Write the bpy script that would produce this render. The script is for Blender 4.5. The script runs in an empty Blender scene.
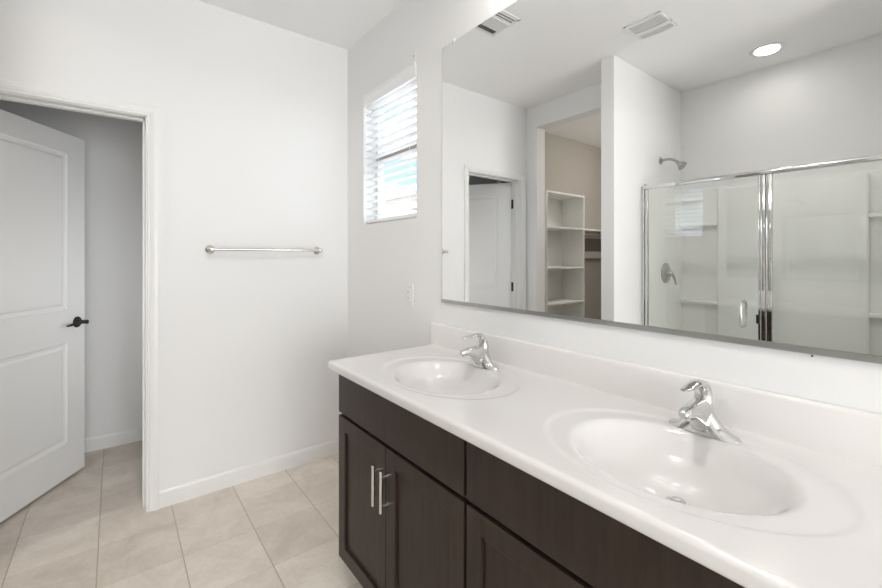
import bpy, bmesh, math, random
from mathutils import Vector, Matrix
random.seed(7)
C = bpy.context.scene
COL = C.collection
PI = math.pi

# ---------------------------------------------------------------- camera, world, lights, exposure
HC = 1.323                      # camera height
W, D, CE = 1.255, 2.636, 2.74   # mirror wall x, far wall y, ceiling z
XL = -0.616                     # wall with the closet opening
cam_d = bpy.data.cameras.new('camera'); cam = bpy.data.objects.new('camera', cam_d); COL.objects.link(cam)
cam_d.sensor_width = 36; cam_d.lens = 36 * 415 / 882; cam_d.shift_y = -37.5 / 882; cam_d.clip_start = 0.02
cam.location = (0, 0, HC)
cam.rotation_euler = (PI / 2, 0, -math.atan2(0.6178, 0.7864))
C.camera = cam
C.view_settings.view_transform = 'Standard'; C.view_settings.look = 'None'
C.view_settings.exposure = 0.90; C.view_settings.gamma = 1.0; C.view_settings.use_curve_mapping = False
C.cycles.max_bounces = 14; C.cycles.diffuse_bounces = 6; C.cycles.glossy_bounces = 8
C.cycles.transparent_max_bounces = 16; C.cycles.transmission_bounces = 8
C.cycles.caustics_reflective = False; C.cycles.caustics_refractive = False
C.cycles.use_denoising = True; C.cycles.sample_clamp_indirect = 6.0

wd = bpy.data.worlds.new('sky'); C.world = wd; wd.use_nodes = True
nt = wd.node_tree; N = nt.nodes; L = nt.links; N.clear()
out = N.new('ShaderNodeOutputWorld'); bg = N.new('ShaderNodeBackground')
tc = N.new('ShaderNodeTexCoord'); mp = N.new('ShaderNodeMapping'); ns = N.new('ShaderNodeTexNoise'); cr = N.new('ShaderNodeValToRGB')
mp.inputs['Scale'].default_value = (1.2, 1.2, 4.0)
ns.inputs['Scale'].default_value = 3.2; ns.inputs['Detail'].default_value = 6
cr.color_ramp.elements[0].position = 0.44; cr.color_ramp.elements[0].color = (0.17, 0.27, 0.44, 1)
cr.color_ramp.elements[1].position = 0.60; cr.color_ramp.elements[1].color = (1.7, 1.75, 1.8, 1)
L.new(tc.outputs['Generated'], mp.inputs['Vector']); L.new(mp.outputs[0], ns.inputs['Vector']); L.new(ns.outputs['Fac'], cr.inputs[0])
L.new(cr.outputs[0], bg.inputs['Color']); bg.inputs['Strength'].default_value = 2.2
L.new(bg.outputs[0], out.inputs['Surface'])

def area(name, loc, rot, sx, sy, power, col=(1, 1, 1), shape='RECTANGLE', spread=PI):
    d = bpy.data.lights.new(name, 'AREA'); d.shape = shape; d.size = sx
    if shape in ('RECTANGLE', 'ELLIPSE'): d.size_y = sy
    d.energy = power; d.color = col; d.spread = spread
    o = bpy.data.objects.new(name, d); COL.objects.link(o); o.location = loc; o.rotation_euler = rot
    return o
sd = bpy.data.lights.new('sun', 'SUN'); sun = bpy.data.objects.new('sun', sd); COL.objects.link(sun); sd.energy = 2.2; sd.angle = 0.01
sun.rotation_euler = Vector((0.6, -0.25, -0.75)).to_track_quat('-Z', 'Y').to_euler()
# added area lamp behind the camera, soft fill through the wide opening
area('rear_fill_light', (0.0, -4.10, 1.25), (PI / 2 + 0.12, 0, 0), 3.4, 2.3, 112, (0.945, 0.975, 1.0))
# added unseen area lamp, no window here; brightens the door and toilet room
area('toilet_room_fill', (0.93, 3.2, 1.15), (0, PI / 2 - 0.1, 0), 0.5, 0.6, 1.05, (0.96, 0.98, 1.0), spread=2.2)

# ---------------------------------------------------------------- materials
def mat(name, col, rough=0.5, metal=0.0, spec=0.5, bump=None, coat=0.0, var=None, emit=None):
    m = bpy.data.materials.new(name); m.use_nodes = True
    n = m.node_tree.nodes; l = m.node_tree.links; b = n['Principled BSDF']
    b.inputs['Base Color'].default_value = (*col, 1); b.inputs['Roughness'].default_value = rough
    b.inputs['Metallic'].default_value = metal; b.inputs['Specular IOR Level'].default_value = spec
    b.inputs['Coat Weight'].default_value = coat
    if emit: b.inputs['Emission Color'].default_value = (*emit[0], 1); b.inputs['Emission Strength'].default_value = emit[1]
    if bump or var:
        t = n.new('ShaderNodeTexCoord')
    if bump:
        s, st = bump
        q = n.new('ShaderNodeTexNoise'); q.inputs['Scale'].default_value = s; q.inputs['Detail'].default_value = 3
        bp = n.new('ShaderNodeBump'); bp.inputs['Strength'].default_value = st; bp.inputs['Distance'].default_value = 0.002
        l.new(t.outputs['Object'], q.inputs['Vector']); l.new(q.outputs['Fac'], bp.inputs['Height']); l.new(bp.outputs[0], b.inputs['Normal'])
    if var:
        sc, c2, stretch = var
        mpn = n.new('ShaderNodeMapping'); mpn.inputs['Scale'].default_value = stretch
        q = n.new('ShaderNodeTexNoise'); q.inputs['Scale'].default_value = sc; q.inputs['Detail'].default_value = 5
        mx = n.new('ShaderNodeMix'); mx.data_type = 'RGBA'
        mx.inputs[6].default_value = (*col, 1); mx.inputs[7].default_value = (*c2, 1)
        l.new(t.outputs['Object'], mpn.inputs[0]); l.new(mpn.outputs[0], q.inputs['Vector'])
        rr = n.new('ShaderNodeValToRGB'); rr.color_ramp.elements[0].position = .35; rr.color_ramp.elements[1].position = .65
        l.new(q.outputs['Fac'], rr.inputs[0]); l.new(rr.outputs[0], mx.inputs[0]); l.new(mx.outputs[2], b.inputs['Base Color'])
    return m
M = {}
M['wall'] = mat('wall_paint', (0.85, 0.85, 0.848), 0.65, spec=0.25, bump=(90, 0.12))
M['ceil'] = mat('ceiling_paint', (0.92, 0.92, 0.92), 0.8, spec=0.15, bump=(70, 0.15))
M['trim'] = mat('trim_paint', (0.84, 0.84, 0.83), 0.35, spec=0.4)
M['door'] = mat('door_paint', (0.89, 0.89, 0.885), 0.4, spec=0.4)
M['counter'] = mat('cultured_marble', (0.815, 0.795, 0.78), 0.15, spec=0.45, coat=0.3)
M['wood'] = mat('espresso_wood', (0.027, 0.0155, 0.011), 0.40, spec=0.36, var=(9, (0.038, 0.023, 0.017), (7, 7, 0.7)))
M['wood_in'] = mat('dark_gap', (0.008, 0.006, 0.005), 0.7)
M['chrome'] = mat('chrome', (0.68, 0.68, 0.67), 0.06, metal=1)
M['steel'] = mat('brushed_nickel', (0.72, 0.70, 0.67), 0.25, metal=1)
M['bronze'] = mat('dark_bronze', (0.045, 0.04, 0.034), 0.3, metal=0.7)
M['alu'] = mat('satin_aluminium', (0.52, 0.52, 0.51), 0.28, metal=1)
M['mirror'] = mat('mirror_silver', (0.93, 0.935, 0.925), 0.0, metal=1)
M['plastic'] = mat('white_plastic', (0.83, 0.83, 0.82), 0.35)
M['blind'] = mat('blind_white', (0.93, 0.93, 0.93), 0.4)
M['rail_white'] = mat('blind_rail_white', (0.93, 0.93, 0.93), 0.3)
M['nickel'] = mat('shower_nickel', (0.46, 0.45, 0.43), 0.16, metal=1)
M['vinyl'] = mat('window_vinyl', (0.80, 0.79, 0.77), 0.4)
M['bronzef'] = mat('window_bar_tan', (0.36, 0.33, 0.29), 0.5)
def translucent(m, w):
    n = m.node_tree.nodes; l = m.node_tree.links; b = n['Principled BSDF']; o = n['Material Output']
    t = n.new('ShaderNodeBsdfTranslucent'); t.inputs[0].default_value = (0.9, 0.9, 0.9, 1); x = n.new('ShaderNodeMixShader'); x.inputs[0].default_value = w
    l.new(b.outputs[0], x.inputs[1]); l.new(t.outputs[0], x.inputs[2]); l.new(x.outputs[0], o.inputs[0])
translucent(M['blind'], 0.55)
M['black'] = mat('black_slot', (0.02, 0.02, 0.02), 0.6)
M['duct'] = mat('duct_dark', (0.16, 0.16, 0.16), 0.7)
M['fan_mesh'] = mat('fan_grille', (0.50, 0.50, 0.49), 0.7)
M['acrylic'] = mat('shower_acrylic', (0.91, 0.91, 0.895), 0.28, spec=0.45)
M['shelf'] = mat('closet_melamine', (0.80, 0.80, 0.775), 0.45)
M['closet'] = mat('closet_dim_paint', (0.33, 0.308, 0.28), 0.7, spec=0.2, bump=(90, 0.12))  # same walls as the bathroom; the closet's dimness is put into this darker colour
M['led'] = mat('led_diffuser', (1, 1, 1), 0.5, emit=((1.0, 0.96, 0.90), 9))
M['shade'] = mat('lit_glass_shade', (1, 1, 1), 0.5, emit=((1.0, 0.97, 0.95), 6))
M['stucco'] = mat('neighbour_stucco', (0.50, 0.47, 0.43), 0.9, bump=(40, 0.4))
M['rooft'] = mat('neighbour_roof', (0.42, 0.40, 0.38), 0.9, var=(6, (0.50, 0.47, 0.44), (1, 1, 1)))
M['ground'] = mat('gravel', (0.5, 0.45, 0.39), 0.9, var=(20, (0.42, 0.37, 0.32), (1, 1, 1)))

def glass(name, tint, f0=0.04):
    """thin pane: clear, with a mirror reflection that grows towards grazing (Schlick), the same from both sides"""
    m = bpy.data.materials.new(name); m.use_nodes = True; n = m.node_tree.nodes; l = m.node_tree.links; n.clear()
    o = n.new('ShaderNodeOutputMaterial'); t = n.new('ShaderNodeBsdfTransparent'); g = n.new('ShaderNodeBsdfGlossy'); mx = n.new('ShaderNodeMixShader')
    t.inputs[0].default_value = (*tint, 1); g.inputs['Roughness'].default_value = 0.0; g.inputs['Color'].default_value = (1, 1, 1, 1)
    ge = n.new('ShaderNodeNewGeometry'); dp = n.new('ShaderNodeVectorMath'); dp.operation = 'DOT_PRODUCT'
    l.new(ge.outputs['Normal'], dp.inputs[0]); l.new(ge.outputs['Incoming'], dp.inputs[1])
    def mt(op, a, b):
        k = n.new('ShaderNodeMath'); k.operation = op
        for i, v in enumerate((a, b)):
            if isinstance(v, (int, float)): k.inputs[i].default_value = v
            elif v is not None: l.new(v, k.inputs[i])
        return k.outputs[0]
    c = mt('ABSOLUTE', dp.outputs['Value'], None); p = mt('POWER', mt('SUBTRACT', 1.0, c), 5.0)
    l.new(mt('ADD', mt('MULTIPLY', p, 1 - f0), f0), mx.inputs[0])
    l.new(t.outputs[0], mx.inputs[1]); l.new(g.outputs[0], mx.inputs[2]); l.new(mx.outputs[0], o.inputs[0])
    return m
M['glass'] = glass('window_glass', (0.98, 0.99, 0.985))
M['sglass'] = glass('shower_glass', (0.985, 0.995, 0.985), 0.045)

def tile_mat():
    m = bpy.data.materials.new('floor_tile'); m.use_nodes = True; n = m.node_tree.nodes; l = m.node_tree.links; b = n['Principled BSDF']
    geo = n.new('ShaderNodeNewGeometry'); sep = n.new('ShaderNodeSeparateXYZ'); l.new(geo.outputs['Position'], sep.inputs[0])
    def mth(op, a, b_=None, c=None):
        k = n.new('ShaderNodeMath'); k.operation = op
        for i, v in enumerate((a, b_, c)):
            if v is None: continue
            if isinstance(v, (int, float)): k.inputs[i].default_value = v
            else: l.new(v, k.inputs[i])
        return k.outputs[0]
    def axis(s, off, pitch):
        u = mth('DIVIDE', mth('SUBTRACT', s, off), pitch)
        fr = mth('FRACT', u); d = mth('MULTIPLY', mth('MINIMUM', fr, mth('SUBTRACT', 1.0, fr)), pitch)
        return mth('FLOOR', u), d
    ix, dx = axis(sep.outputs[0], -0.060, 0.2965)
    iy, dy = axis(sep.outputs[1], 1.838, 0.304)
    def line(d, a, b_):
        k = n.new('ShaderNodeMapRange'); k.inputs[1].default_value = a; k.inputs[2].default_value = b_; l.new(d, k.inputs[0]); return k.outputs[0]
    fac = mth('MULTIPLY', line(dx, 0.0014, 0.0032), mth('ADD', mth('MULTIPLY', line(dy, 0.0010, 0.0028), 0.5), 0.5))
    cmb = n.new('ShaderNodeCombineXYZ'); l.new(ix, cmb.inputs[0]); l.new(iy, cmb.inputs[1])
    wn = n.new('ShaderNodeTexWhiteNoise'); wn.noise_dimensions = '2D'; l.new(cmb.outputs[0], wn.inputs['Vector'])
    n1 = n.new('ShaderNodeTexNoise'); n1.inputs['Scale'].default_value = 5; n1.inputs['Detail'].default_value = 8; n1.inputs['Roughness'].default_value = 0.68; n1.inputs['Distortion'].default_value = 0.6
    l.new(geo.outputs['Position'], n1.inputs['Vector'])
    n2 = n.new('ShaderNodeTexNoise'); n2.inputs['Scale'].default_value = 60; n2.inputs['Detail'].default_value = 4; l.new(geo.outputs['Position'], n2.inputs['Vector'])
    r1 = n.new('ShaderNodeValToRGB'); r1.color_ramp.elements[0].position = 0.33; r1.color_ramp.elements[1].position = 0.67
    r1.color_ramp.elements[0].color = (0.60, 0.53, 0.455, 1); r1.color_ramp.elements[1].color = (0.80, 0.735, 0.66, 1)
    s = mth('ADD', mth('MULTIPLY', n1.outputs['Fac'], 0.8), mth('MULTIPLY', n2.outputs['Fac'], 0.2))
    s2 = mth('ADD', s, mth('MULTIPLY', mth('SUBTRACT', wn.outputs['Value'], 0.5), 0.16)); l.new(s2, r1.inputs[0])
    mx = n.new('ShaderNodeMix'); mx.data_type = 'RGBA'; mx.inputs[6].default_value = (0.50, 0.43, 0.355, 1)
    l.new(fac, mx.inputs[0]); l.new(r1.outputs[0], mx.inputs[7]); l.new(mx.outputs[2], b.inputs['Base Color'])
    bp = n.new('ShaderNodeBump'); bp.inputs['Strength'].default_value = 0.5; bp.inputs['Distance'].default_value = 0.002
    l.new(fac, bp.inputs['Height']); l.new(bp.outputs[0], b.inputs['Normal'])
    b.inputs['Roughness'].default_value = 0.42; b.inputs['Specular IOR Level'].default_value = 0.4
    return m
M['tile'] = tile_mat()

# ---------------------------------------------------------------- mesh helpers
def link(name, bm, m, parent=None, smooth=False, loc=None):
    me = bpy.data.meshes.new(name); bmesh.ops.recalc_face_normals(bm, faces=bm.faces[:]); bm.to_mesh(me); bm.free()
    o = bpy.data.objects.new(name, me); COL.objects.link(o); me.materials.append(M[m] if isinstance(m, str) else m)
    if smooth:
        for p in me.polygons: p.use_smooth = True
        if smooth == 'auto':
            for e in me.edges: pass
            me.set_sharp_from_angle(angle=math.radians(38))
    if parent is not None:
        o.parent = parent; o.matrix_parent_inverse = Matrix.Translation(-parent.location) if parent.rotation_euler.z == 0 else \
            (Matrix.Translation(parent.location) @ parent.rotation_euler.to_matrix().to_4x4()).inverted()
    return o
def local(name, bm, m, parent, smooth=False):
    me = bpy.data.meshes.new(name); bmesh.ops.recalc_face_normals(bm, faces=bm.faces[:]); bm.to_mesh(me); bm.free()
    o = bpy.data.objects.new(name, me); COL.objects.link(o); me.materials.append(M[m])
    if smooth:
        for p in me.polygons: p.use_smooth = True
        if smooth == 'auto': me.set_sharp_from_angle(angle=math.radians(38))
    o.parent = parent
    return o
def box(bm, x0, x1, y0, y1, z0, z1, bev=0.0, seg=2):
    t = bmesh.new(); r = bmesh.ops.create_cube(t, size=1)
    x0, x1 = min(x0, x1), max(x0, x1); y0, y1 = min(y0, y1), max(y0, y1); z0, z1 = min(z0, z1), max(z0, z1)
    for v in t.verts: v.co = Vector(((x0 + x1) / 2 + v.co.x * (x1 - x0), (y0 + y1) / 2 + v.co.y * (y1 - y0), (z0 + z1) / 2 + v.co.z * (z1 - z0)))
    if bev > 0: bmesh.ops.bevel(t, geom=t.edges[:], offset=bev, segments=seg, profile=0.5, affect='EDGES')
    merge(bm, t); return bm
def merge(bm, t, mtx=None):
    if mtx is not None: bmesh.ops.transform(t, matrix=mtx, verts=t.verts[:])
    me = bpy.data.meshes.new('tmp'); t.to_mesh(me); t.free(); bm.from_mesh(me); bpy.data.meshes.remove(me)
def B(*a, **k): return box(bmesh.new(), *a, **k)
def frame_axes(d):
    d = d.normalized(); u = Vector((0, 0, 1)) if abs(d.z) < 0.9 else Vector((1, 0, 0))
    a = d.cross(u).normalized(); return a, d.cross(a).normalized()
def tube(bm, pts, rad, n=14, cap=True, flat=None):
    """round section swept along pts; rad a number or list; flat = list of (ra, rb) elliptical radii"""
    pts = [Vector(p) for p in pts]; rings = []
    a = None
    for i, p in enumerate(pts):
        d = (pts[min(i + 1, len(pts) - 1)] - pts[max(i - 1, 0)]).normalized()
        if a is None: a, b = frame_axes(d)
        else:
            a = (a - d * a.dot(d)).normalized(); b = d.cross(a).normalized()
        if flat: ra, rb = flat[i]
        else: ra = rb = rad[i] if isinstance(rad, (list, tuple)) else rad
        rings.append([bm.verts.new(p + a * (ra * math.cos(2 * PI * k / n)) + b * (rb * math.sin(2 * PI * k / n))) for k in range(n)])
    for r0, r1 in zip(rings, rings[1:]):
        for k in range(n): bm.faces.new((r0[k], r0[(k + 1) % n], r1[(k + 1) % n], r1[k]))
    if cap: bm.faces.new(rings[0][::-1]); bm.faces.new(rings[-1])
    return bm
def lathe(bm, prof, org, axis, n=32, cap=True):
    """prof: (r, h) pairs along axis from org"""
    axis = Vector(axis).normalized(); a, b = frame_axes(axis); org = Vector(org); rings = []
    for r, h in prof:
        r = max(r, 1e-5)
        rings.append([bm.verts.new(org + axis * h + a * (r * math.cos(2 * PI * k / n)) + b * (r * math.sin(2 * PI * k / n))) for k in range(n)])
    for r0, r1 in zip(rings, rings[1:]):
        for k in range(n): bm.faces.new((r0[k], r0[(k + 1) % n], r1[(k + 1) % n], r1[k]))
    if cap: bm.faces.new(rings[0][::-1]); bm.faces.new(rings[-1])
    return bm
def loft(bm, secs, cap=True):
    rings = [[bm.verts.new(Vector(p)) for p in s] for s in secs]; n = len(rings[0])
    for r0, r1 in zip(rings, rings[1:]):
        for k in range(n): bm.faces.new((r0[k], r0[(k + 1) % n], r1[(k + 1) % n], r1[k]))
    if cap: bm.faces.new(rings[0][::-1]); bm.faces.new(rings[-1])
    return bm
def thing(name, label, cat, loc, group=None, rz=0.0):
    o = bpy.data.objects.new(name, None); COL.objects.link(o); o.location = loc; o.rotation_euler = (0, 0, rz)
    o.empty_display_size = 0.1; o['label'] = label; o['category'] = cat
    if group: o['group'] = group
    return o
def tag(o, label, cat, group=None):
    o['label'] = label; o['category'] = cat
    if group: o['group'] = group
    return o
def struct(name, bm, m, label=None, cat=None, smooth=False):
    o = link(name, bm, m, None, smooth); o['kind'] = 'structure'
    if label: o['label'] = label
    if cat: o['category'] = cat
    return o

# ---------------------------------------------------------------- room shell
T = 0.12
bm = B(-3.0, W + 0.15, -4.3, 3.80, -0.06, 0.0); box(bm, W + 0.15, 3.0, -4.3, -1.5, -0.06, 0.0)
struct('floor', bm, 'tile', 'beige stone-look square ceramic tile floor with brown grout lines', 'floor')
bm = B(-3.0, W + 0.15, -4.3, 3.80, CE, CE + 0.06); box(bm, W + 0.15, 3.0, -4.3, -1.5, CE, CE + 0.06)
struct('ceiling', bm, 'ceil', 'plain white painted ceiling above the bathroom', 'ceiling')
# mirror wall with window hole (y 1.805..2.40, z 1.523..2.35)
WY0, WY1, WZ0, WZ1 = 1.806, 2.402, 1.523, 2.350
bm = bmesh.new()
box(bm, W, W + 0.15, -1.5, WY0, 0, CE); box(bm, W, W + 0.15, WY1, D, 0, CE)
box(bm, W, W + 0.15, WY0, WY1, 0, WZ0); box(bm, W, W + 0.15, WY0, WY1, WZ1, CE)
struct('wall_right', bm, 'wall', 'white painted wall behind the mirror and vanity, pierced by the small window', 'wall')
# far wall with door opening
OX0, OX1, OZ = -0.536, 0.131, 2.052
bm = bmesh.new()
box(bm, OX1, W + 0.15, D, D + 0.115, 0, CE); box(bm, -0.736, OX0, D, D + 0.115, 0, CE)
box(bm, OX0, OX1, D, D + 0.115, OZ, CE)
struct('wall_far', bm, 'wall', 'white painted wall holding the towel bar and the open door', 'wall')
# left wall with closet opening
bm = bmesh.new()
box(bm, XL - T, XL, 2.509, D, 0, CE); box(bm, XL - T, XL, 1.68, 2.509, 2.54, CE)
struct('wall_left', bm, 'wall', 'white painted wall around the tall closet opening, seen in the mirror', 'wall')
bm = bmesh.new()
box(bm, -1.47, -0.258, 1.54, 1.641, 0, CE, 0.004); box(bm, XL - T, XL, 1.641, 1.68, 0, CE)
struct('wall_partition', bm, 'wall', 'white wing wall between the closet opening and the shower', 'wall')
struct('wall_shower_back', B(-1.465, -1.345, -0.03, 1.54, 0, CE), 'wall', 'white wall above the shower surround', 'wall')
struct('wall_shower_end', B(-1.345, -0.50, -0.03, 0.09, 0, CE), 'wall', 'white end wall of the shower', 'wall')
struct('wall_left_rear', B(-0.62, -0.50, -1.5, -0.03, 0, CE), 'wall', 'white wall beside the bedroom opening', 'wall')
bm = bmesh.new()
box(bm, -0.62, -0.50, -1.62, -1.5, 0, CE); box(bm, 0.95, W + 0.15, -1.62, -1.5, 0, CE); box(bm, -0.50, 0.95, -1.62, -1.5, 2.45, CE)
box(bm, -2.9, -0.62, -1.62, -1.5, 0, CE); box(bm, W + 0.15, 2.9, -1.62, -1.5, 0, CE)
struct('wall_near', bm, 'wall', 'white wall with the wide opening to the bedroom', 'wall')
bm = bmesh.new()
box(bm, -3.0, -2.9, -4.3, -1.5, 0, CE); box(bm, 2.9, 3.0, -4.3, -1.5, 0, CE); box(bm, -2.9, 2.9, -4.3, -4.2, 0, CE)
struct('wall_bedroom', bm, 'wall', 'white bedroom walls behind the camera', 'wall')
# closet room
bm = bmesh.new()
box(bm, -2.75, -0.736, 2.98, 3.08, 0, CE); box(bm, -2.75, -2.65, 1.55, 2.98, 0, CE); box(bm, -2.65, -1.47, 1.55, 1.641, 0, CE)
box(bm, -0.76, -0.737, 2.752, 2.98, 0, CE)
struct('wall_closet', bm, 'closet', 'closet walls seen through the opening, low light put into their darker colour', 'wall')
# toilet room
bm = bmesh.new()
box(bm, -0.735, W + 0.15, 3.69, 3.79, 0, CE)
box(bm, 0.95, 1.05, D + 0.115, 3.69, 0, CE)
struct('wall_toilet_back', bm, 'wall', 'white wall of the toilet room seen past the open door', 'wall')
bm = bmesh.new()
box(bm, -1.40, -1.30, D + 0.36, 3.79, 0, CE); box(bm, -1.30, -0.735, 3.69, 3.79, 0, CE); box(bm, -1.30, -0.80, 3.085, 3.10, 0, CE); box(bm, -0.80, -0.765, 2.752, 3.10, 0, CE)
struct('wall_toilet_side', bm, 'wall')

# baseboards
def baseboard_x(name, x0, x1, y, s, label):
    bm = bmesh.new()
    prof = [(0, 0), (0.012, 0), (0.012, 0.078), (0.010, 0.086), (0.008, 0.092), (0, 0.092)]
    loft(bm, [[(x, y + s * p, z) for p, z in prof] for x in (x0, x1)])
    struct(name, bm, 'trim', label, 'baseboard')
def baseboard_y(name, y0, y1, x, s, label):
    bm = bmesh.new()
    prof = [(0, 0), (0.012, 0), (0.012, 0.078), (0.010, 0.086), (0.008, 0.092), (0, 0.092)]
    loft(bm, [[(x + s * p, y, z) for p, z in prof] for y in (y0, y1)])
    struct(name, bm, 'trim', label, 'baseboard')
baseboard_x('baseboard_far', 0.182, W, D, -1, 'white baseboard below the towel bar wall')
baseboard_x('baseboard_toilet', -0.72, 0.95, 3.69, -1, 'white baseboard in the toilet room past the door')
baseboard_y('baseboard_right', 1.61, D - 0.013, W, -1, 'white baseboard beside the vanity end')

# door casing and jambs
def casing_profile(u):  # u 0 inner .. 0.051 outer -> thickness
    return [(0.0, 0.0), (0.0, 0.009), (0.004, 0.012), (0.009, 0.012), (0.012, 0.009), (0.017, 0.012), (0.030, 0.016), (0.046, 0.017), (0.051, 0.014), (0.051, 0.0)]
def casing(y, s):
    bm = bmesh.new(); P = casing_profile(0); xr, xl, zt = 0.131, -0.546, 2.050
    path = [(xr, 0.0, 1, 0), (xr, zt, 1, 1), (xl, zt, -1, 1), (xl, 0.0, -1, 0)]
    secs = [[(px + sx * u, y + s * t, pz + sz * u) for u, t in P] for px, pz, sx, sz in path]
    loft(bm, secs); return bm
struct('trim_1', casing(D, -1), 'trim', 'white moulded casing around the door opening', 'door casing')
struct('trim_2', casing(D + 0.115, 1), 'trim', 'white casing on the far side of the door opening', 'door casing')
bm = bmesh.new()
box(bm, 0.125, 0.1312, D - 0.001, D + 0.116, 0, 2.056); box(bm, -0.540, -0.534, D - 0.001, D + 0.116, 0, 2.056); box(bm, -0.540, 0.131, D - 0.001, D + 0.116, 2.046, 2.056)
box(bm, 0.114, 0.125, D + 0.045, D + 0.080, 0, 2.046, 0.002); box(bm, -0.534, -0.523, D + 0.045, D + 0.080, 0, 2.046, 0.002); box(bm, -0.534, 0.125, D + 0.045, D + 0.080, 2.035, 2.046, 0.002)
struct('trim_3', bm, 'trim', 'white jamb lining the door opening', 'door jamb')

# ---------------------------------------------------------------- the open door (leaf local: x from hinge 0..WL, y thickness 0..0.035 toward -y = visible face)
WL = 0.752
hx, hy = -0.552, 2.762
ex, ey = -0.149, 3.405
ang = math.atan2(ey - hy, ex - hx)
door = thing('door_1', 'white two-panel door with dark lever, swung open into the toilet room', 'door', (hx, hy, 0.0), rz=ang)
door['kind'] = 'structure'
WL = math.hypot(ex - hx, ey - hy)
bm = bmesh.new()
dz0, dz1 = 0.016, 2.046
pan = [(0.135, WL - 0.135, 0.225, 0.815), (0.135, WL - 0.135, 1.010, 1.930)]
def leaf_face(bm, y, s):
    """panelled face with moulded recesses; s=-1 visible side"""
    xs = [0, 0.135, WL - 0.135, WL]; zs = [dz0, 0.225, 0.815, 1.010, 1.930, dz1]
    for i in range(3):
        for j in range(5):
            if i == 1 and j in (1, 3): continue
            vs = [bm.verts.new((xs[i + a], y, zs[j + b])) for a, b in ((0, 0), (1, 0), (1, 1), (0, 1))]
            bm.faces.new(vs)
    for (x0, x1, z0, z1) in pan:
        steps = [(0, 0), (0.003, 0.005), (0.012, 0.008), (0.024, 0.009), (0.034, 0.004), (0.040, 0.0035)]
        rings = []
        for ins, dep in steps:
            rings.append([bm.verts.new((a, y - s * dep, b)) for a, b in ((x0 + ins, z0 + ins), (x1 - ins, z0 + ins), (x1 - ins, z1 - ins), (x0 + ins, z1 - ins))])
        for r0, r1 in zip(rings, rings[1:]):
            for k in range(4): bm.faces.new((r0[k], r0[(k + 1) % 4], r1[(k + 1) % 4], r1[k]))
        bm.faces.new(rings[-1])
leaf_face(bm, 0.0, -1); leaf_face(bm, 0.035, 1)
for a, b in (((0, dz0), (WL, dz0)), ((WL, dz0), (WL, dz1)), ((WL, dz1), (0, dz1)), ((0, dz1), (0, dz0))):
    bm.faces.new([bm.verts.new(v) for v in ((a[0], 0, a[1]), (b[0], 0, b[1]), (b[0], 0.035, b[1]), (a[0], 0.035, a[1]))])
bmesh.ops.remove_doubles(bm, verts=bm.verts[:], dist=1e-5)
local('leaf', bm, 'door', door)
for sgn in (-1, 1):
    y0 = 0.0 if sgn < 0 else 0.035
    bm = bmesh.new(); lx, lz = WL - 0.062, 0.925
    lathe(bm, [(0.033, 0), (0.033, 0.004), (0.029, 0.008), (0.013, 0.010), (0.0115, 0.030), (0.0125, 0.048), (0.012, 0.060), (0.006, 0.064)], (lx, y0, lz), (0, sgn, 0), 28)
    ya = y0 + sgn * 0.052
    tube(bm, [(lx + 0.010, ya, lz), (lx - 0.015, ya, lz + 0.001), (lx - 0.045, ya + sgn * 0.002, lz + 0.003), (lx - 0.080, ya, lz + 0.002), (lx - 0.105, ya - sgn * 0.010, lz - 0.004), (lx - 0.118, ya - sgn * 0.024, lz - 0.008)],
         0, 14, flat=[(0.009, 0.010), (0.008, 0.010), (0.006, 0.009), (0.005, 0.008), (0.0045, 0.007), (0.003, 0.005)])
    local('door_lever', bm, 'bronze', door, 'auto')
bm = bmesh.new(); box(bm, WL, WL + 0.0015, 0.006, 0.029, 0.895, 0.955); box(bm, WL, WL + 0.010, 0.012, 0.023, 0.915, 0.935, 0.002)
local('latch_plate', bm, 'bronze', door)
for z in (0.25, 1.03, 1.83):
    bm = bmesh.new(); lathe(bm, [(0.0065, 0), (0.0065, 0.09)], (-0.008, -0.004, z - 0.045), (0, 0, 1), 14)
    box(bm, -0.002, 0.001, 0.0, 0.03, z - 0.044, z + 0.044); box(bm, -0.010, -0.006, -0.034, -0.002, z - 0.044, z + 0.044)
    local('hinge', bm, 'bronze', door, 'auto')
    link('hinge', B(-0.5345, -0.531, D + 0.084, D + 0.1155, z - 0.044, z + 0.044, 0.001), 'bronze', door)

# ---------------------------------------------------------------- window with blind
win = thing('window_1', 'small square window with white frame, deep recess and view to the sky', 'window', (W + 0.1, (WY0 + WY1) / 2, WZ0)); win['kind'] = 'structure'
fx0, fx1 = W + 0.085, W + 0.13
bm = bmesh.new(); fw = 0.032
box(bm, fx0, fx1, WY0, WY0 + fw, WZ0, WZ1, 0.003); box(bm, fx0, fx1, WY1 - fw, WY1, WZ0, WZ1, 0.003)
box(bm, fx0, fx1, WY0, WY1, WZ0, WZ0 + fw, 0.003); box(bm, fx0, fx1, WY0, WY1, WZ1 - fw, WZ1, 0.003)
link('window_frame', bm, 'vinyl', win)
bm = bmesh.new(); box(bm, fx0 - 0.01, fx1 - 0.005, WY0 + fw, WY1 - fw, 1.925, 1.962, 0.003)
link('meeting_rail', bm, 'bronzef', win)
bm = bmesh.new(); box(bm, fx0 + 0.02, fx0 + 0.024, WY0 + fw, WY1 - fw, WZ0 + fw, 1.925)
link('window_pane', bm, 'glass', win)
bm = bmesh.new(); box(bm, fx0 + 0.028, fx0 + 0.032, WY0 + fw, WY1 - fw, 1.962, WZ1 - fw)
link('window_pane', bm, 'glass', win)
bm = bmesh.new(); box(bm, W - 0.0, fx0, WY0, WY1, WZ0, WZ0 + 0.006, 0.002)
link('window_sill', bm, 'plastic', win)

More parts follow.
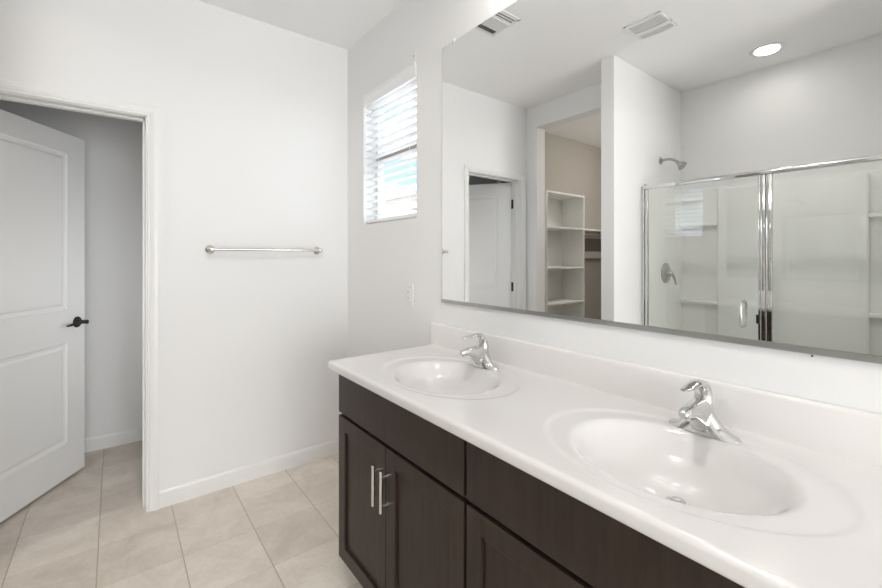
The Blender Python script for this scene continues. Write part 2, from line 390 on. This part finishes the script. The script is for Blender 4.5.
bl = thing('window_blind', 'white horizontal slat blind with tilt wand hanging in the small window', 'blind', (W + 0.035, (WY0 + WY1) / 2, WZ0 + 0.01))
bx = W + 0.036; b0, b1 = WY0 + 0.006, WY1 - 0.006
link('headrail', B(bx - 0.024, bx + 0.024, b0, b1, WZ1 - 0.045, WZ1 - 0.003, 0.002), 'rail_white', bl)
bm = bmesh.new(); loft(bm, [[(W - 0.004 + a, y, WZ1 + b) for a, b in ((0, -0.065), (0.002, -0.070), (0.010, -0.070), (0.010, -0.004), (-0.003, 0.0), (-0.006, -0.004), (-0.003, -0.012), (0, -0.016))] for y in (b0 - 0.002, b1 + 0.002)])
link('valance', bm, 'rail_white', bl)
nsl = 16; ztop = WZ1 - 0.078; zbot = WZ0 + 0.058
tilt = math.radians(-3)
for i in range(nsl):
    z = ztop + (zbot - ztop) * i / (nsl - 1)
    secs = []
    for y in (b0, b1):
        ring = []
        for k in range(7):
            u = -0.0245 + 0.049 * k / 6; c = 0.0018 * (1 - (2 * k / 6 - 1) ** 2)
            ring.append((u, c + 0.0013))
        for k in range(6, -1, -1):
            u = -0.0245 + 0.049 * k / 6; c = 0.0018 * (1 - (2 * k / 6 - 1) ** 2)
            ring.append((u, c - 0.0013))
        secs.append([(bx + u * math.cos(tilt) - w * math.sin(tilt), y, z + u * math.sin(tilt) + w * math.cos(tilt)) for u, w in ring])
    bm = bmesh.new(); loft(bm, secs); link('slat', bm, 'blind', bl)
link('bottom_rail', B(bx - 0.025, bx + 0.025, b0, b1, WZ0 + 0.012, WZ0 + 0.034, 0.004), 'rail_white', bl)
for y in (b0 + 0.075, b1 - 0.075):
    bm = bmesh.new()
    for dx in (-0.0255, 0.0255): tube(bm, [(bx + dx, y, WZ0 + 0.03), (bx + dx, y, WZ1 - 0.03)], 0.0011, 6)
    box(bm, bx - 0.0262, bx - 0.0252, y - 0.004, y + 0.004, WZ0 + 0.014, WZ0 + 0.032)
    link('ladder_cord', bm, 'blind', bl)
bm = bmesh.new(); tube(bm, [(W - 0.012, b1 - 0.045, WZ1 - 0.05), (W - 0.014, b1 - 0.045, 1.90)], 0.0035, 8)
tube(bm, [(W - 0.014, b1 - 0.045, 1.90), (W - 0.014, b1 - 0.045, 1.84)], [0.0045, 0.006], 8)
link('tilt_wand', bm, 'blind', bl)
# bracket above the window
bm = bmesh.new(); box(bm, W - 0.003, W, 1.812, 1.842, WZ1, WZ1 + 0.058, 0.001); box(bm, W - 0.014, W, 1.812, 1.842, WZ1 - 0.004, WZ1, 0.001)
hb = tag(link('mounting_bracket', bm, 'plastic'), 'small white bracket with screw at the top corner of the window blind', 'bracket')
bm = bmesh.new(); lathe(bm, [(0.006, 0), (0.006, 0.002), (0.003, 0.004)], (W - 0.003, 1.827, WZ1 + 0.040), (-1, 0, 0), 14)
link('screw', bm, 'steel', hb)

# outside: ground and neighbour house
struct('ground', B(3.3, 60, -30, 60, -0.4, -0.3), 'ground')
nh = thing('neighbour_house', 'pale stucco neighbouring house seen between the blind slats', 'house', (11, 14, -0.3))
bm = bmesh.new(); box(bm, 12.0, 18, 9, 30, -0.3, 4.5); link('house_wall', bm, 'stucco', nh)
bm = bmesh.new()
loft(bm, [[(11.5, y, 4.45), (18.5, y, 4.45), (18.5, y, 4.65), (15, y, 6.0), (11.5, y, 4.65)] for y in (8.5, 30.5)])
link('roof', bm, 'rooft', nh)

# ---------------------------------------------------------------- towel bar
tb = thing('towel_bar', 'chrome towel bar mounted on the white wall beside the door', 'towel bar', (0.728, D, 1.362))
for x in (0.420, 1.037):
    bm = bmesh.new(); lathe(bm, [(0.025, 0), (0.025, 0.003), (0.020, 0.009), (0.011, 0.013), (0.009, 0.020), (0.009, 0.048), (0.013, 0.052), (0.013, 0.068), (0.009, 0.072), (0.003, 0.073)], (x, D, 1.362), (0, -1, 0), 28)
    link('post', bm, 'steel', tb, 'auto')
bm = bmesh.new(); tube(bm, [(0.420, D - 0.060, 1.362), (1.037, D - 0.060, 1.362)], 0.0078, 18); link('bar', bm, 'steel', tb, 'auto')

# ---------------------------------------------------------------- electrical outlet
ot = thing('electrical_outlet', 'white outlet plate on the wall between window and mirror', 'outlet', (W, 1.870, 1.055))
link('cover_plate', B(W - 0.006, W, 1.834, 1.906, 1.055, 1.175, 0.002), 'plastic', ot)
bm = bmesh.new(); box(bm, W - 0.0085, W - 0.005, 1.853, 1.887, 1.081, 1.149, 0.001)
for zc in (1.099, 1.131): box(bm, W - 0.0095, W - 0.008, 1.857, 1.883, zc - 0.012, zc + 0.012, 0.001)
rc = link('receptacle', bm, 'plastic', ot)
for zc in (1.099, 1.131):
    for yy in (1.864, 1.876): link('slot', B(W - 0.0098, W - 0.0094, yy - 0.001, yy + 0.001, zc - 0.003, zc + 0.005), 'black', rc)

# ---------------------------------------------------------------- mirror
MY0, MY1, MZ0, MZ1 = -0.10, 1.580, 1.110, 2.334
mr_ = thing('wall_mirror', 'large frameless wall mirror above the double vanity', 'mirror', (W, 0.74, MZ0))
link('mirror_glass', B(W - 0.006, W - 0.001, MY0, MY1, MZ0, MZ1), 'mirror', mr_)
bm = bmesh.new(); loft(bm, [[(W - a, y, b) for a, b in ((0, 1.101), (0.011, 1.101), (0.011, 1.116), (0.009, 1.116), (0.0085, 1.1045), (0, 1.1045))] for y in (MY0, MY1 + 0.002)])
link('bottom_channel', bm, 'alu', mr_)
for y, z in ((1.495, MZ1), (0.9, MZ1), (0.2, MZ1)):
    bm = bmesh.new(); box(bm, W - 0.009, W, y - 0.010, y + 0.010, z - 0.010, z + 0.012, 0.002); lathe(bm, [(0.004, 0), (0.004, 0.002), (0.002, 0.003)], (W - 0.009, y, z + 0.006), (-1, 0, 0), 12)
    link('mirror_clip', bm, 'plastic', mr_)
bm = bmesh.new(); lathe(bm, [(0.0022, 0), (0.0022, 0.002), (0.001, 0.003)], (W, 0.222, 1.0955), (-1, 0, 0), 12)
tag(link('screw_head', bm, 'black'), 'tiny dark screw head in the wall just below the mirror', 'screw')

# ---------------------------------------------------------------- vanity cabinets
FX = 0.722
def door_panel(y0, y1, z0, z1, parent, hy_=None):
    """shaker door: raised frame, recessed centre panel"""
    st = 0.056; bm = bmesh.new(); x0, x1 = FX, FX + 0.019
    box(bm, x0, x1, y0, y0 + st, z0, z1, 0.0015); box(bm, x0, x1, y1 - st, y1, z0, z1, 0.0015)
    box(bm, x0, x1, y0 + st - 0.001, y1 - st + 0.001, z0, z0 + st, 0.0015); box(bm, x0, x1, y0 + st - 0.001, y1 - st + 0.001, z1 - st, z1, 0.0015)
    box(bm, x0 + 0.009, x1 - 0.002, y0 + st - 0.002, y1 - st + 0.002, z0 + st - 0.002, z1 - st + 0.002)
    d = link('cabinet_door', bm, 'wood', parent)
    if hy_ is not None:
        hb = bmesh.new(); hxx = FX - 0.034
        tube(hb, [(hxx, hy_, 0.478), (hxx, hy_, 0.616)], 0.0058, 16)
        for z in (0.499, 0.595): tube(hb, [(hxx, hy_, z), (FX, hy_, z)], 0.0052, 12)
        p = link('bar_handle', hb, 'steel', d, 'auto')
def cabinet(y0, y1, yd, label, hys, ld):
    o = thing('vanity_cabinet', label, 'cabinet', (FX + 0.26, (y0 + y1) / 2, 0), 'dark vanity cabinets under the counter')
    bm = bmesh.new(); box(bm, FX + 0.020, W - 0.001, y0, y0 + 0.018, 0.095, 0.852); box(bm, FX + 0.020, W - 0.001, y1 - 0.018, y1, 0.095, 0.852)
    box(bm, FX + 0.040, W - 0.001, y0 + 0.017, y1 - 0.017, 0.095, 0.113); box(bm, W - 0.010, W - 0.001, y0 + 0.017, y1 - 0.017, 0.112, 0.70)
    box(bm, FX + 0.020, FX + 0.040, y0 + 0.001, y1 - 0.001, 0.095, 0.120); box(bm, FX + 0.020, FX + 0.040, y0 + 0.001, y1 - 0.001, 0.655, 0.852)
    box(bm, FX + 0.020, FX + 0.040, yd - 0.03, yd + 0.03, 0.12, 0.655)
    link('cabinet_body', bm, 'wood', o)
    link('toe_kick', B(FX + 0.09, W - 0.001, y0 + 0.002, y1 - 0.002, 0.0, 0.095), 'wood_in', o)
    link('drawer_front', B(FX, FX + 0.019, y0 + 0.006, y1 - 0.004, 0.688, 0.846, 0.002), 'wood', o)
    door_panel(yd + 0.0015, y1 - 0.004, 0.097, 0.675, o, hys[0]); door_panel(y0 + 0.006, yd - 0.0015, 0.097, 0.675, o, hys[1])
    return o
cabinet(0.817, 1.603, 1.2225, 'dark espresso vanity cabinet with paired bar handles, under the sink nearer the window', (1.2485, 1.196), 0)
cabinet(0.022, 0.816, 0.428, 'dark espresso vanity cabinet under the nearer sink, cut by the photo bottom', (0.454, 0.402), 0)

# ---------------------------------------------------------------- countertop with two integral oval sinks
ZC = 0.889; CX0, CX1, CY0, CY1 = 0.697, W - 0.001, -0.03, 1.655
SINKS = (0.405, 1.192); SX = 0.957
def sm(t): t = max(0.0, min(1.0, t)); return t * t * (3 - 2 * t)
DR = 0.122
def ctop(x, y):
    z = ZC
    for cy in SINKS:
        dx, dy = x - SX, y - cy
        if abs(dx) > 0.32 or abs(dy) > 0.36: continue
        ro = math.sqrt(((dx - 0.006) / 0.218) ** 2 + (dy / 0.300) ** 2)       # outer dished oval
        z -= 0.0035 * (1 - sm((ro - 0.945) / 0.07))
        rb = math.sqrt(((dx) / 0.172) ** 2 + (dy / 0.213) ** 2)
        if rb < 1.12:
            q = max(0.0, 1.10 - rb) / 1.10
            s = 1 - (1 - q) ** 2.1
            z -= DR * s * sm(q / 0.26)
    R = 0.012
    for d in (x - CX0, y - CY0, CY1 - y):
        if d < R: z -= R - math.sqrt(max(0, R * R - (R - d) ** 2))
    return z
def axis_pts(a, b, step, fine):
    pts = []; n = int((b - a) / step); pts = [a + (b - a) * i / n for i in range(n + 1)]
    for f in fine: pts += f
    return sorted(set(round(p, 5) for p in pts))
fx = [CX0 + 0.012 * (1 - math.cos(PI / 2 * k / 6)) for k in range(7)]
fy0 = [CY0 + 0.012 * (1 - math.cos(PI / 2 * k / 6)) for k in range(7)]; fy1 = [CY1 - 0.012 * (1 - math.cos(PI / 2 * k / 6)) for k in range(7)]
xs = [p for p in axis_pts(CX0 + 0.012, CX1, 0.0048, [fx])]; ys = [p for p in axis_pts(CY0 + 0.012, CY1 - 0.012, 0.0048, [fy0, fy1])]
bm = bmesh.new(); grid = [[bm.verts.new((x, y, ctop(x, y))) for y in ys] for x in xs]
for i in range(len(xs) - 1):
    for j in range(len(ys) - 1): bm.faces.new((grid[i][j], grid[i + 1][j], grid[i + 1][j + 1], grid[i][j + 1]))
# skirt, rounded lower edge, closed underside lip
loop = [grid[0][j] for j in range(len(ys))] + [grid[i][-1] for i in range(1, len(xs))]
low = [g for g in grid[-1][-1:0:-1]]; 
ring = loop + [grid[-1][j] for j in range(len(ys) - 2, -1, -1)] + [grid[i][0] for i in range(len(xs) - 2, 0, -1)]
prev = ring
for ins, z in ((0.0, 0.862), (0.002, 0.856), (0.006, 0.8535), (0.035, 0.8535)):
    new = []
    for v in ring:
        x = min(max(v.co.x, CX0 + ins), CX1 - ins); y = min(max(v.co.y, CY0 + ins), CY1 - ins)
        new.append(bm.verts.new((x, y, z)))
    n = len(ring)
    for k in range(n): bm.faces.new((prev[k], prev[(k + 1) % n], new[(k + 1) % n], new[k]))
    prev = new
counter = tag(link('countertop', bm, 'counter', None, True), 'long white cultured-marble vanity top with two integral oval sinks', 'countertop')
counter.data.set_sharp_from_angle(angle=math.radians(50))
# backsplash (part of the countertop)
bm = bmesh.new(); loft(bm, [[(W - 0.0205 + a, y, b) for a, b in ((0, 0.886), (0, 0.986), (0.002, 0.992), (0.006, 0.995), (0.020, 0.995), (0.020, 0.886))] for y in (CY0 + 0.003, CY1)])
link('backsplash', bm, 'counter', counter, 'auto')
def basin_z(cy, x, y): return ctop(x, y)
for cy in SINKS:
    bm = bmesh.new(); dxp = 0.995; zz = ctop(dxp, cy)
    lathe(bm, [(0.026, -0.004), (0.026, 0.002), (0.022, 0.0035), (0.019, 0.001), (0.0185, -0.002)], (dxp, cy, zz), (0, 0, 1), 28, cap=False)
    lathe(bm, [(0.0165, -0.003), (0.0165, 0.006), (0.013, 0.009), (0.004, 0.010)], (dxp, cy, zz), (0, 0, 1), 28)
    link('drain', bm, 'chrome', counter, 'auto')

# ---------------------------------------------------------------- faucets (local: spout toward -x, length along y)
def faucet(label):
    t = thing('faucet', label, 'faucet', (0, 0, 0), 'chrome centerset faucets on the vanity top')
    bm = bmesh.new()
    # base plate with wings swooping up into the centre body
    n = 26; secs = []
    L2 = 0.080
    for i in range(n + 1):
        u = -1 + 2 * i / n; y = L2 * u
        w = 0.0265 * max(0.04, (1 - abs(u) ** 4.5)) ** 0.5
        k = math.exp(-(u / 0.46) ** 2 * 1.25)
        h = (0.007 + 0.015 * (1 - abs(u)) + 0.064 * k) * (1 if abs(u) < 0.999 else 0.5)
        wt = w * (0.50 + 0.22 * k) ; xo = -0.004 * k
        ring = []
        for a in range(16):
            th = PI * a / 15
            cx_ = math.cos(th); sy = math.sin(th)
            x = (w if sy < 0.12 else wt + (w - wt) * (1 - sy) ** 1.6) * (abs(cx_) ** 0.8) * (1 if cx_ >= 0 else -1)
            ring.append((x + xo * sy, y, h * sy ** 0.62))
        secs.append(ring)
    loft(bm, secs)
    b = local('base', bm, 'chrome', t, 'auto')
    # spout: a wedge, flat on top, its underside sloping from the base up to the tip
    bm = bmesh.new()
    secs = []
    for x, zt, zb, w in ((0.018, 0.070, 0.004, 0.0150), (0.007, 0.082, 0.004, 0.0215), (-0.012, 0.086, 0.004, 0.0225), (-0.030, 0.0865, 0.008, 0.0220), (-0.044, 0.0855, 0.024, 0.0205),
                         (-0.064, 0.084, 0.042, 0.0180), (-0.084, 0.0825, 0.053, 0.0160), (-0.102, 0.080, 0.058, 0.0145), (-0.113, 0.077, 0.060, 0.0125), (-0.119, 0.072, 0.062, 0.0080)):
        ring = []
        for k in range(20):
            th = 2 * PI * k / 20; c, q = math.cos(th), math.sin(th)
            ring.append((x, w * abs(c) ** 0.65 * (1 if c >= 0 else -1), (zt + zb) / 2 + (zt - zb) / 2 * abs(q) ** 0.65 * (1 if q >= 0 else -1)))
        secs.append(ring)
    loft(bm, secs)
    lathe(bm, [(0.0105, 0), (0.0105, 0.008), (0.008, 0.009)], (-0.103, 0, 0.062), (-0.05, 0, -1), 18)
    local('spout', bm, 'chrome', t, 'auto')
    # handle: rounded hood leaning back, running into a lever that arches forward
    bm = bmesh.new()
    tube(bm, [(0.0000, 0, 0.0700), (0.0010, 0, 0.0840), (0.0000, 0, 0.0980), (-0.0040, 0, 0.1110), (-0.0120, 0, 0.1210), (-0.0280, 0, 0.1270), (-0.0500, 0, 0.1275), (-0.0730, 0, 0.1255), (-0.0940, 0, 0.1240), (-0.1090, 0, 0.1240), (-0.1140, 0, 0.1245)], 0, 22,
         flat=[(0.0215, 0.0200), (0.0205, 0.0175), (0.0200, 0.0155), (0.0195, 0.0135), (0.0190, 0.0115), (0.0180, 0.0085), (0.0165, 0.0062), (0.0150, 0.0045), (0.0135, 0.0034), (0.0105, 0.0028), (0.0050, 0.002)])
    local('lever', bm, 'chrome', t, 'auto')
    bm = bmesh.new(); tube(bm, [(0.024, 0, 0.006), (0.024, 0, 0.070)], 0.0022, 10); lathe(bm, [(0.003, 0), (0.006, 0.003), (0.006, 0.008), (0.002, 0.012)], (0.024, 0, 0.068), (0, 0, 1), 14)
    local('lift_rod', bm, 'chrome', t, 'auto')
    return t
def dup(root, label):
    r = root.copy(); COL.objects.link(r); r['label'] = label
    for ch in list(root.children):
        c = ch.copy(); COL.objects.link(c); c.parent = r
    return r
f1 = faucet('chrome single-lever faucet at the sink nearer the camera, front right')
f2 = dup(f1, 'chrome single-lever faucet at the farther sink, near the window')
f1.location = (1.158, 0.412, ZC - 0.0035); f2.location = (1.158, 1.200, ZC - 0.0035)

# ---------------------------------------------------------------- vanity light above the mirror (just above the frame)
vl = thing('vanity_light', 'nickel vanity light bar with three lit glass shades, above the mirror', 'wall lamp', (W, 0.80, 2.50))
link('backplate', B(W - 0.025, W, 0.45, 1.15, 2.47, 2.53, 0.005), 'steel', vl)
for y in (0.52, 0.80, 1.08):
    bm = bmesh.new(); lathe(bm, [(0.03, 0), (0.045, -0.03), (0.055, -0.10), (0.056, -0.11)], (W - 0.10, y, 2.545), (0, 0, 1), 24); link('lamp_shade', bm, 'shade', vl, 'auto')
    bm = bmesh.new(); tube(bm, [(W - 0.02, y, 2.50), (W - 0.06, y, 2.52), (W - 0.10, y, 2.555), (W - 0.10, y, 2.54)], 0.007, 10); link('arm', bm, 'steel', vl, 'auto')

# ---------------------------------------------------------------- ceiling fixtures
def downlight(x, y, label, power, spread):
    t = thing('recessed_downlight', label, 'ceiling light', (x, y, CE), 'recessed ceiling lights')
    bm = bmesh.new(); lathe(bm, [(0.098, 0), (0.096, -0.005), (0.080, -0.008), (0.074, -0.004), (0.066, 0.0)], (x, y, CE), (0, 0, 1), 40, cap=False); link('trim_ring', bm, 'trim', t, True)
    bm = bmesh.new(); lathe(bm, [(0.0655, -0.002), (0.0655, -0.0035), (0.001, -0.0045)], (x, y, CE), (0, 0, 1), 40); link('diffuser', bm, 'led', t)
    area('downlight_glow', (x, y, CE - 0.012), (0, 0, 0), 0.13, 0.13, power, (1.0, 0.965, 0.92), 'DISK', spread)
downlight(-1.01, 0.855, 'lit round recessed downlight above the shower, seen in the mirror', 0.35, 2.8)
downlight(0.28, 0.62, 'added round recessed fill light above the vanity floor, unseen outside the frame', 4, 2.8)  # extra unseen lamp, added to brighten the counter and floor

fan = thing('exhaust_fan', 'square white exhaust fan grille on the ceiling, seen in the mirror', 'vent', (-0.083, 1.21, CE))
fx0_, fx1_, fy0_, fy1_ = -0.192, 0.028, 1.099, 1.320
link('housing', B(fx0_ + 0.006, fx1_ - 0.006, fy0_ + 0.006, fy1_ - 0.006, CE - 0.006, CE), 'fan_mesh', fan)
bm = bmesh.new()
def arcbar(xa, xb, sag=0.010, z0=-0.016, n=10):
    secs = []
    for i in range(n + 1):
        u = -1 + 2 * i / n; y = (fy0_ + fy1_) / 2 + u * (fy1_ - fy0_) / 2
        zz = CE - 0.010 - 0.008 * (1 - u * u)
        secs.append([(xa, y, zz), (xb, y, zz), (xb, y, CE - 0.001), (xa, y, CE - 0.001)])
    loft(bm, secs)
arcbar(fx1_ - 0.014, fx1_); arcbar(fx0_, fx0_ + 0.012); arcbar(-0.128, -0.092)
for y in ((fy0_, fy0_ + 0.014), (fy1_ - 0.014, fy1_)): box(bm, fx0_, fx1_, y[0], y[1], CE - 0.011, CE - 0.001, 0.001)
link('grille_frame', bm, 'plastic', fan)
bm = bmesh.new(); x = fx0_ + 0.016
while x < fx1_ - 0.016:
    if not (-0.132 < x < -0.09): box(bm, x, x + 0.003, fy0_ + 0.012, fy1_ - 0.012, CE - 0.010, CE - 0.004)
    x += 0.007
link('grille', bm, 'plastic', fan)

rg = thing('air_register', 'square white louvred air register on the ceiling, cut by the mirror top', 'vent', (0.715, 1.772, CE))
rx0, rx1, ry0, ry1 = 0.592, 0.835, 1.652, 1.888
link('duct_opening', B(rx0 + 0.012, rx1 - 0.012, ry0 + 0.012, ry1 - 0.012, CE - 0.003, CE), 'duct', rg)
bm = bmesh.new()
for a in ((rx0, rx0 + 0.02, ry0, ry1), (rx1 - 0.02, rx1, ry0, ry1), (rx0, rx1, ry0, ry0 + 0.02), (rx0, rx1, ry1 - 0.02, ry1)): box(bm, *a, CE - 0.007, CE, 0.002)
link('register_frame', bm, 'plastic', rg)
bm = bmesh.new()
def louvre(x0, x1, y0, y1, along, lean):
    if along == 'x':
        loft(bm, [[(x, y0, CE - 0.004), (x, y0 + 0.0015, CE - 0.004), (x, y0 + lean + 0.0015, CE - 0.016), (x, y0 + lean, CE - 0.016)] for x in (x0, x1)])
    else:
        loft(bm, [[(x0, y, CE - 0.004), (x0 + 0.0015, y, CE - 0.004), (x0 + lean + 0.0015, y, CE - 0.016), (x0 + lean, y, CE - 0.016)] for y in (y0, y1)])
for a, b in ((0.019, 0.024), (0.038, 0.046), (0.060, 0.082)): box(bm, rx0 + 0.018, rx1 - 0.018, ry0 + a, ry0 + b, CE - 0.008, CE - 0.004)
for k in range(3): louvre(rx0 + 0.022 + 0.0 * k, rx1 - 0.02, ry1 - 0.022 - 0.015 * k, 0, 'x', -0.016)
for k in range(14): louvre(rx0 + 0.034 + 0.0145 * k, 0, ry0 + 0.082, ry1 - 0.070, 'y', -0.014)
box(bm, rx0 + 0.02, rx1 - 0.02, ry0 + 0.076, ry0 + 0.081, CE - 0.012, CE); box(bm, rx0 + 0.02, rx1 - 0.02, ry1 - 0.069, ry1 - 0.064, CE - 0.012, CE)
link('louvres', bm, 'plastic', rg)

# ---------------------------------------------------------------- shower
GX = -0.663
sp = thing('shower_surround', 'pale acrylic shower surround with corner shelves, behind glass in the mirror', 'shower surround', (-1.0, 0.8, 0))
ZS = 1.885
link('back_panel', B(-1.344, -1.328, 0.091, 1.539, 0.06, ZS, 0.004), 'acrylic', sp)
link('side_panel', B(-1.328, GX - 0.03, 1.524, 1.539, 0.06, ZS, 0.004), 'acrylic', sp)
link('side_panel', B(-1.328, GX - 0.03, 0.091, 0.106, 0.06, ZS, 0.004), 'acrylic', sp)
bm = B(-1.330, -1.275, 0.395, 1.243, 0.06, ZS - 0.02, 0.015, 3); link('raised_panel', bm, 'acrylic', sp, 'auto')
for (y0, y1) in ((1.242, 1.526), (0.105, 0.396)):
    for z in (1.600, 0.965):
        link('corner_shelf', B(-1.330, -1.272, y0, y1, z - 0.028, z, 0.006), 'acrylic', sp, 'auto')
link('shower_pan', B(-1.343, GX - 0.05, 0.093, 1.537, 0.0, 0.06, 0.01), 'acrylic', sp)
link('curb', B(GX - 0.05, GX + 0.045, 0.093, 1.537, 0.0, 0.11, 0.01), 'acrylic', sp)

se = thing('shower_enclosure', 'chrome framed glass shower enclosure with hinged door, reflected in the mirror', 'shower door', (GX, 0.8, 0.11))
def rail(nm, bm): return link(nm, bm, 'chrome', se, 'auto')
bm = B(GX - 0.016, GX + 0.016, 0.093, 1.538, 1.828, 1.858, 0.006, 3); rail('top_rail', bm)
rail('bottom_rail', B(GX - 0.016, GX + 0.016, 0.093, 1.538, 0.11, 0.135, 0.004))
bm = bmesh.new(); box(bm, GX - 0.014, GX + 0.014, 1.518, 1.538, 0.135, 1.828, 0.003); rail('wall_jamb', bm)
bm = bmesh.new(); box(bm, GX - 0.010, GX + 0.012, 1.494, 1.512, 0.140, 1.824, 0.003)
dr = link('glass_door', B(GX - 0.003, GX + 0.003, 0.812, 1.495, 0.145, 1.822), 'sglass', se)
link('hinge_stile', bm, 'chrome', dr, 'auto')
bm = B(GX - 0.008, GX + 0.010, 0.803, 0.814, 0.140, 1.824, 0.002); link('strike_stile', bm, 'chrome', dr, 'auto')
hy0 = 0.893
for s in (1, -1):
    bm = bmesh.new(); xh = GX + s * 0.003; P = []
    P = [(xh, hy0, 1.035), (xh + s * 0.028, hy0, 1.037), (xh + s * 0.046, hy0, 1.027), (xh + s * 0.052, hy0, 1.008), (xh + s * 0.052, hy0, 0.905), (xh + s * 0.046, hy0, 0.886), (xh + s * 0.028, hy0, 0.876), (xh, hy0, 0.878)]
    tube(bm, P, 0.0085, 14); link('pull_handle', bm, 'chrome', dr, 'auto')
rail('centre_post', B(GX - 0.016, GX + 0.016, 0.776, 0.800, 0.135, 1.828, 0.003))
rail('centre_post', B(GX - 0.014, GX + 0.014, 0.743, 0.774, 0.135, 1.828, 0.003))
bm = B(GX + 0.010, GX + 0.018, 0.806, 0.822, 0.905, 0.960, 0.001); link('door_catch', bm, 'bronze', se)
link('fixed_pane', B(GX - 0.003, GX + 0.003, 0.108, 0.745, 0.135, 1.828), 'sglass', se)
rail('wall_jamb', B(GX - 0.014, GX + 0.014, 0.093, 0.113, 0.135, 1.828, 0.003))

sh = thing('shower_arm_and_head', 'nickel shower head on a bent arm above the shower glass', 'shower head', (-0.965, 1.54, 2.095))
bm = bmesh.new(); lathe(bm, [(0.030, 0), (0.030, 0.003), (0.022, 0.010), (0.012, 0.013)], (-0.965, 1.54, 2.095), (0, -1, 0), 28); link('flange', bm, 'nickel', sh, 'auto')
bm = bmesh.new(); tube(bm, [(-0.965, 1.535, 2.095), (-0.965, 1.49, 2.098), (-0.965, 1.455, 2.092), (-0.965, 1.43, 2.078), (-0.965, 1.412, 2.060)], 0.0105, 16); link('arm', bm, 'nickel', sh, 'auto')
bm = bmesh.new(); lathe(bm, [(0.012, -0.004), (0.015, 0.004), (0.014, 0.014), (0.020, 0.026), (0.034, 0.048), (0.037, 0.056), (0.035, 0.060), (0.001, 0.060)], (-0.965, 1.414, 2.064), (0, -0.72, -0.69), 28); link('spray_head', bm, 'nickel', sh, 'auto')

sv = thing('shower_valve', 'round nickel shower valve trim with lever handle, behind the glass door', 'faucet', (-1.02, 1.524, 1.188))
bm = bmesh.new(); lathe(bm, [(0.083, 0), (0.082, 0.004), (0.070, 0.011), (0.035, 0.016), (0.030, 0.020)], (-1.02, 1.524, 1.188), (0, -1, 0), 36); link('escutcheon', bm, 'nickel', sv, 'auto')
bm = bmesh.new(); lathe(bm, [(0.026, 0.018), (0.025, 0.040), (0.020, 0.052), (0.001, 0.056)], (-1.02, 1.524, 1.188), (0, -1, 0), 24)
tube(bm, [(-1.02, 1.480, 1.190), (-1.032, 1.468, 1.165), (-1.045, 1.462, 1.130), (-1.055, 1.460, 1.095)], 0, 12, flat=[(0.013, 0.012), (0.011, 0.010), (0.009, 0.008), (0.008, 0.006)]); link('lever', bm, 'nickel', sv, 'auto')

# ---------------------------------------------------------------- closet fittings
ct = thing('closet_shelf_tower', 'pale open shelf tower inside the closet, seen in the mirror', 'shelf', (-1.33, 2.83, 0))
for x in (-1.665, -1.005): link('side_panel', B(x, x + 0.017, 2.68, 2.978, 0, 2.005, 0.001), 'shelf', ct)
link('back_panel', B(-1.648, -1.005, 2.970, 2.978, 0, 2.0), 'shelf', ct)
for z in (2.005, 1.640, 1.210, 0.830, 0.44, 0.10): link('shelf_board', B(-1.648, -1.005, 2.68, 2.970, z - 0.018, z, 0.001), 'shelf', ct)
cs = thing('closet_hanging_shelf', 'pale closet shelf with hanging rod to the right of the shelf tower', 'shelf', (-2.1, 2.9, 1.6))
link('shelf_board', B(-2.649, -1.666, 2.70, 2.979, 1.622, 1.640, 0.001), 'shelf', cs)
link('wall_cleat', B(-2.649, -1.666, 2.960, 2.979, 1.552, 1.622), 'shelf', cs)
bm = bmesh.new(); tube(bm, [(-2.649, 2.76, 1.585), (-1.666, 2.76, 1.585)], 0.014, 14); link('hanging_rod', bm, 'steel', cs, 'auto')
bm = B(-2.10, -2.09, 2.745, 2.979, 1.60, 1.622); box(bm, -2.10, -2.09, 2.745, 2.775, 1.565, 1.61); link('rod_bracket', bm, 'steel', cs)
tag(link('closet_wall_cleat', B(-2.649, -1.666, 2.960, 2.979, 1.30, 1.385, 0.001), 'shelf'), 'pale wooden cleat on the closet wall below the hanging shelf', 'cleat')
# unseen lamp added to brighten the closet and its shelves
fl = thing('closet_fill_lamp', 'unseen warm flush lamp added on the closet ceiling as fill', 'ceiling light', (-1.95, 1.95, CE))
bm = bmesh.new(); lathe(bm, [(0.12, 0), (0.12, -0.02), (0.10, -0.05), (0.04, -0.07), (0.001, -0.072)], (-1.95, 1.95, CE), (0, 0, 1), 28)
link('diffuser', bm, mat('closet_fill_glass', (1, 1, 1), 0.5, emit=((1.0, 0.95, 0.90), 60)), fl, True)
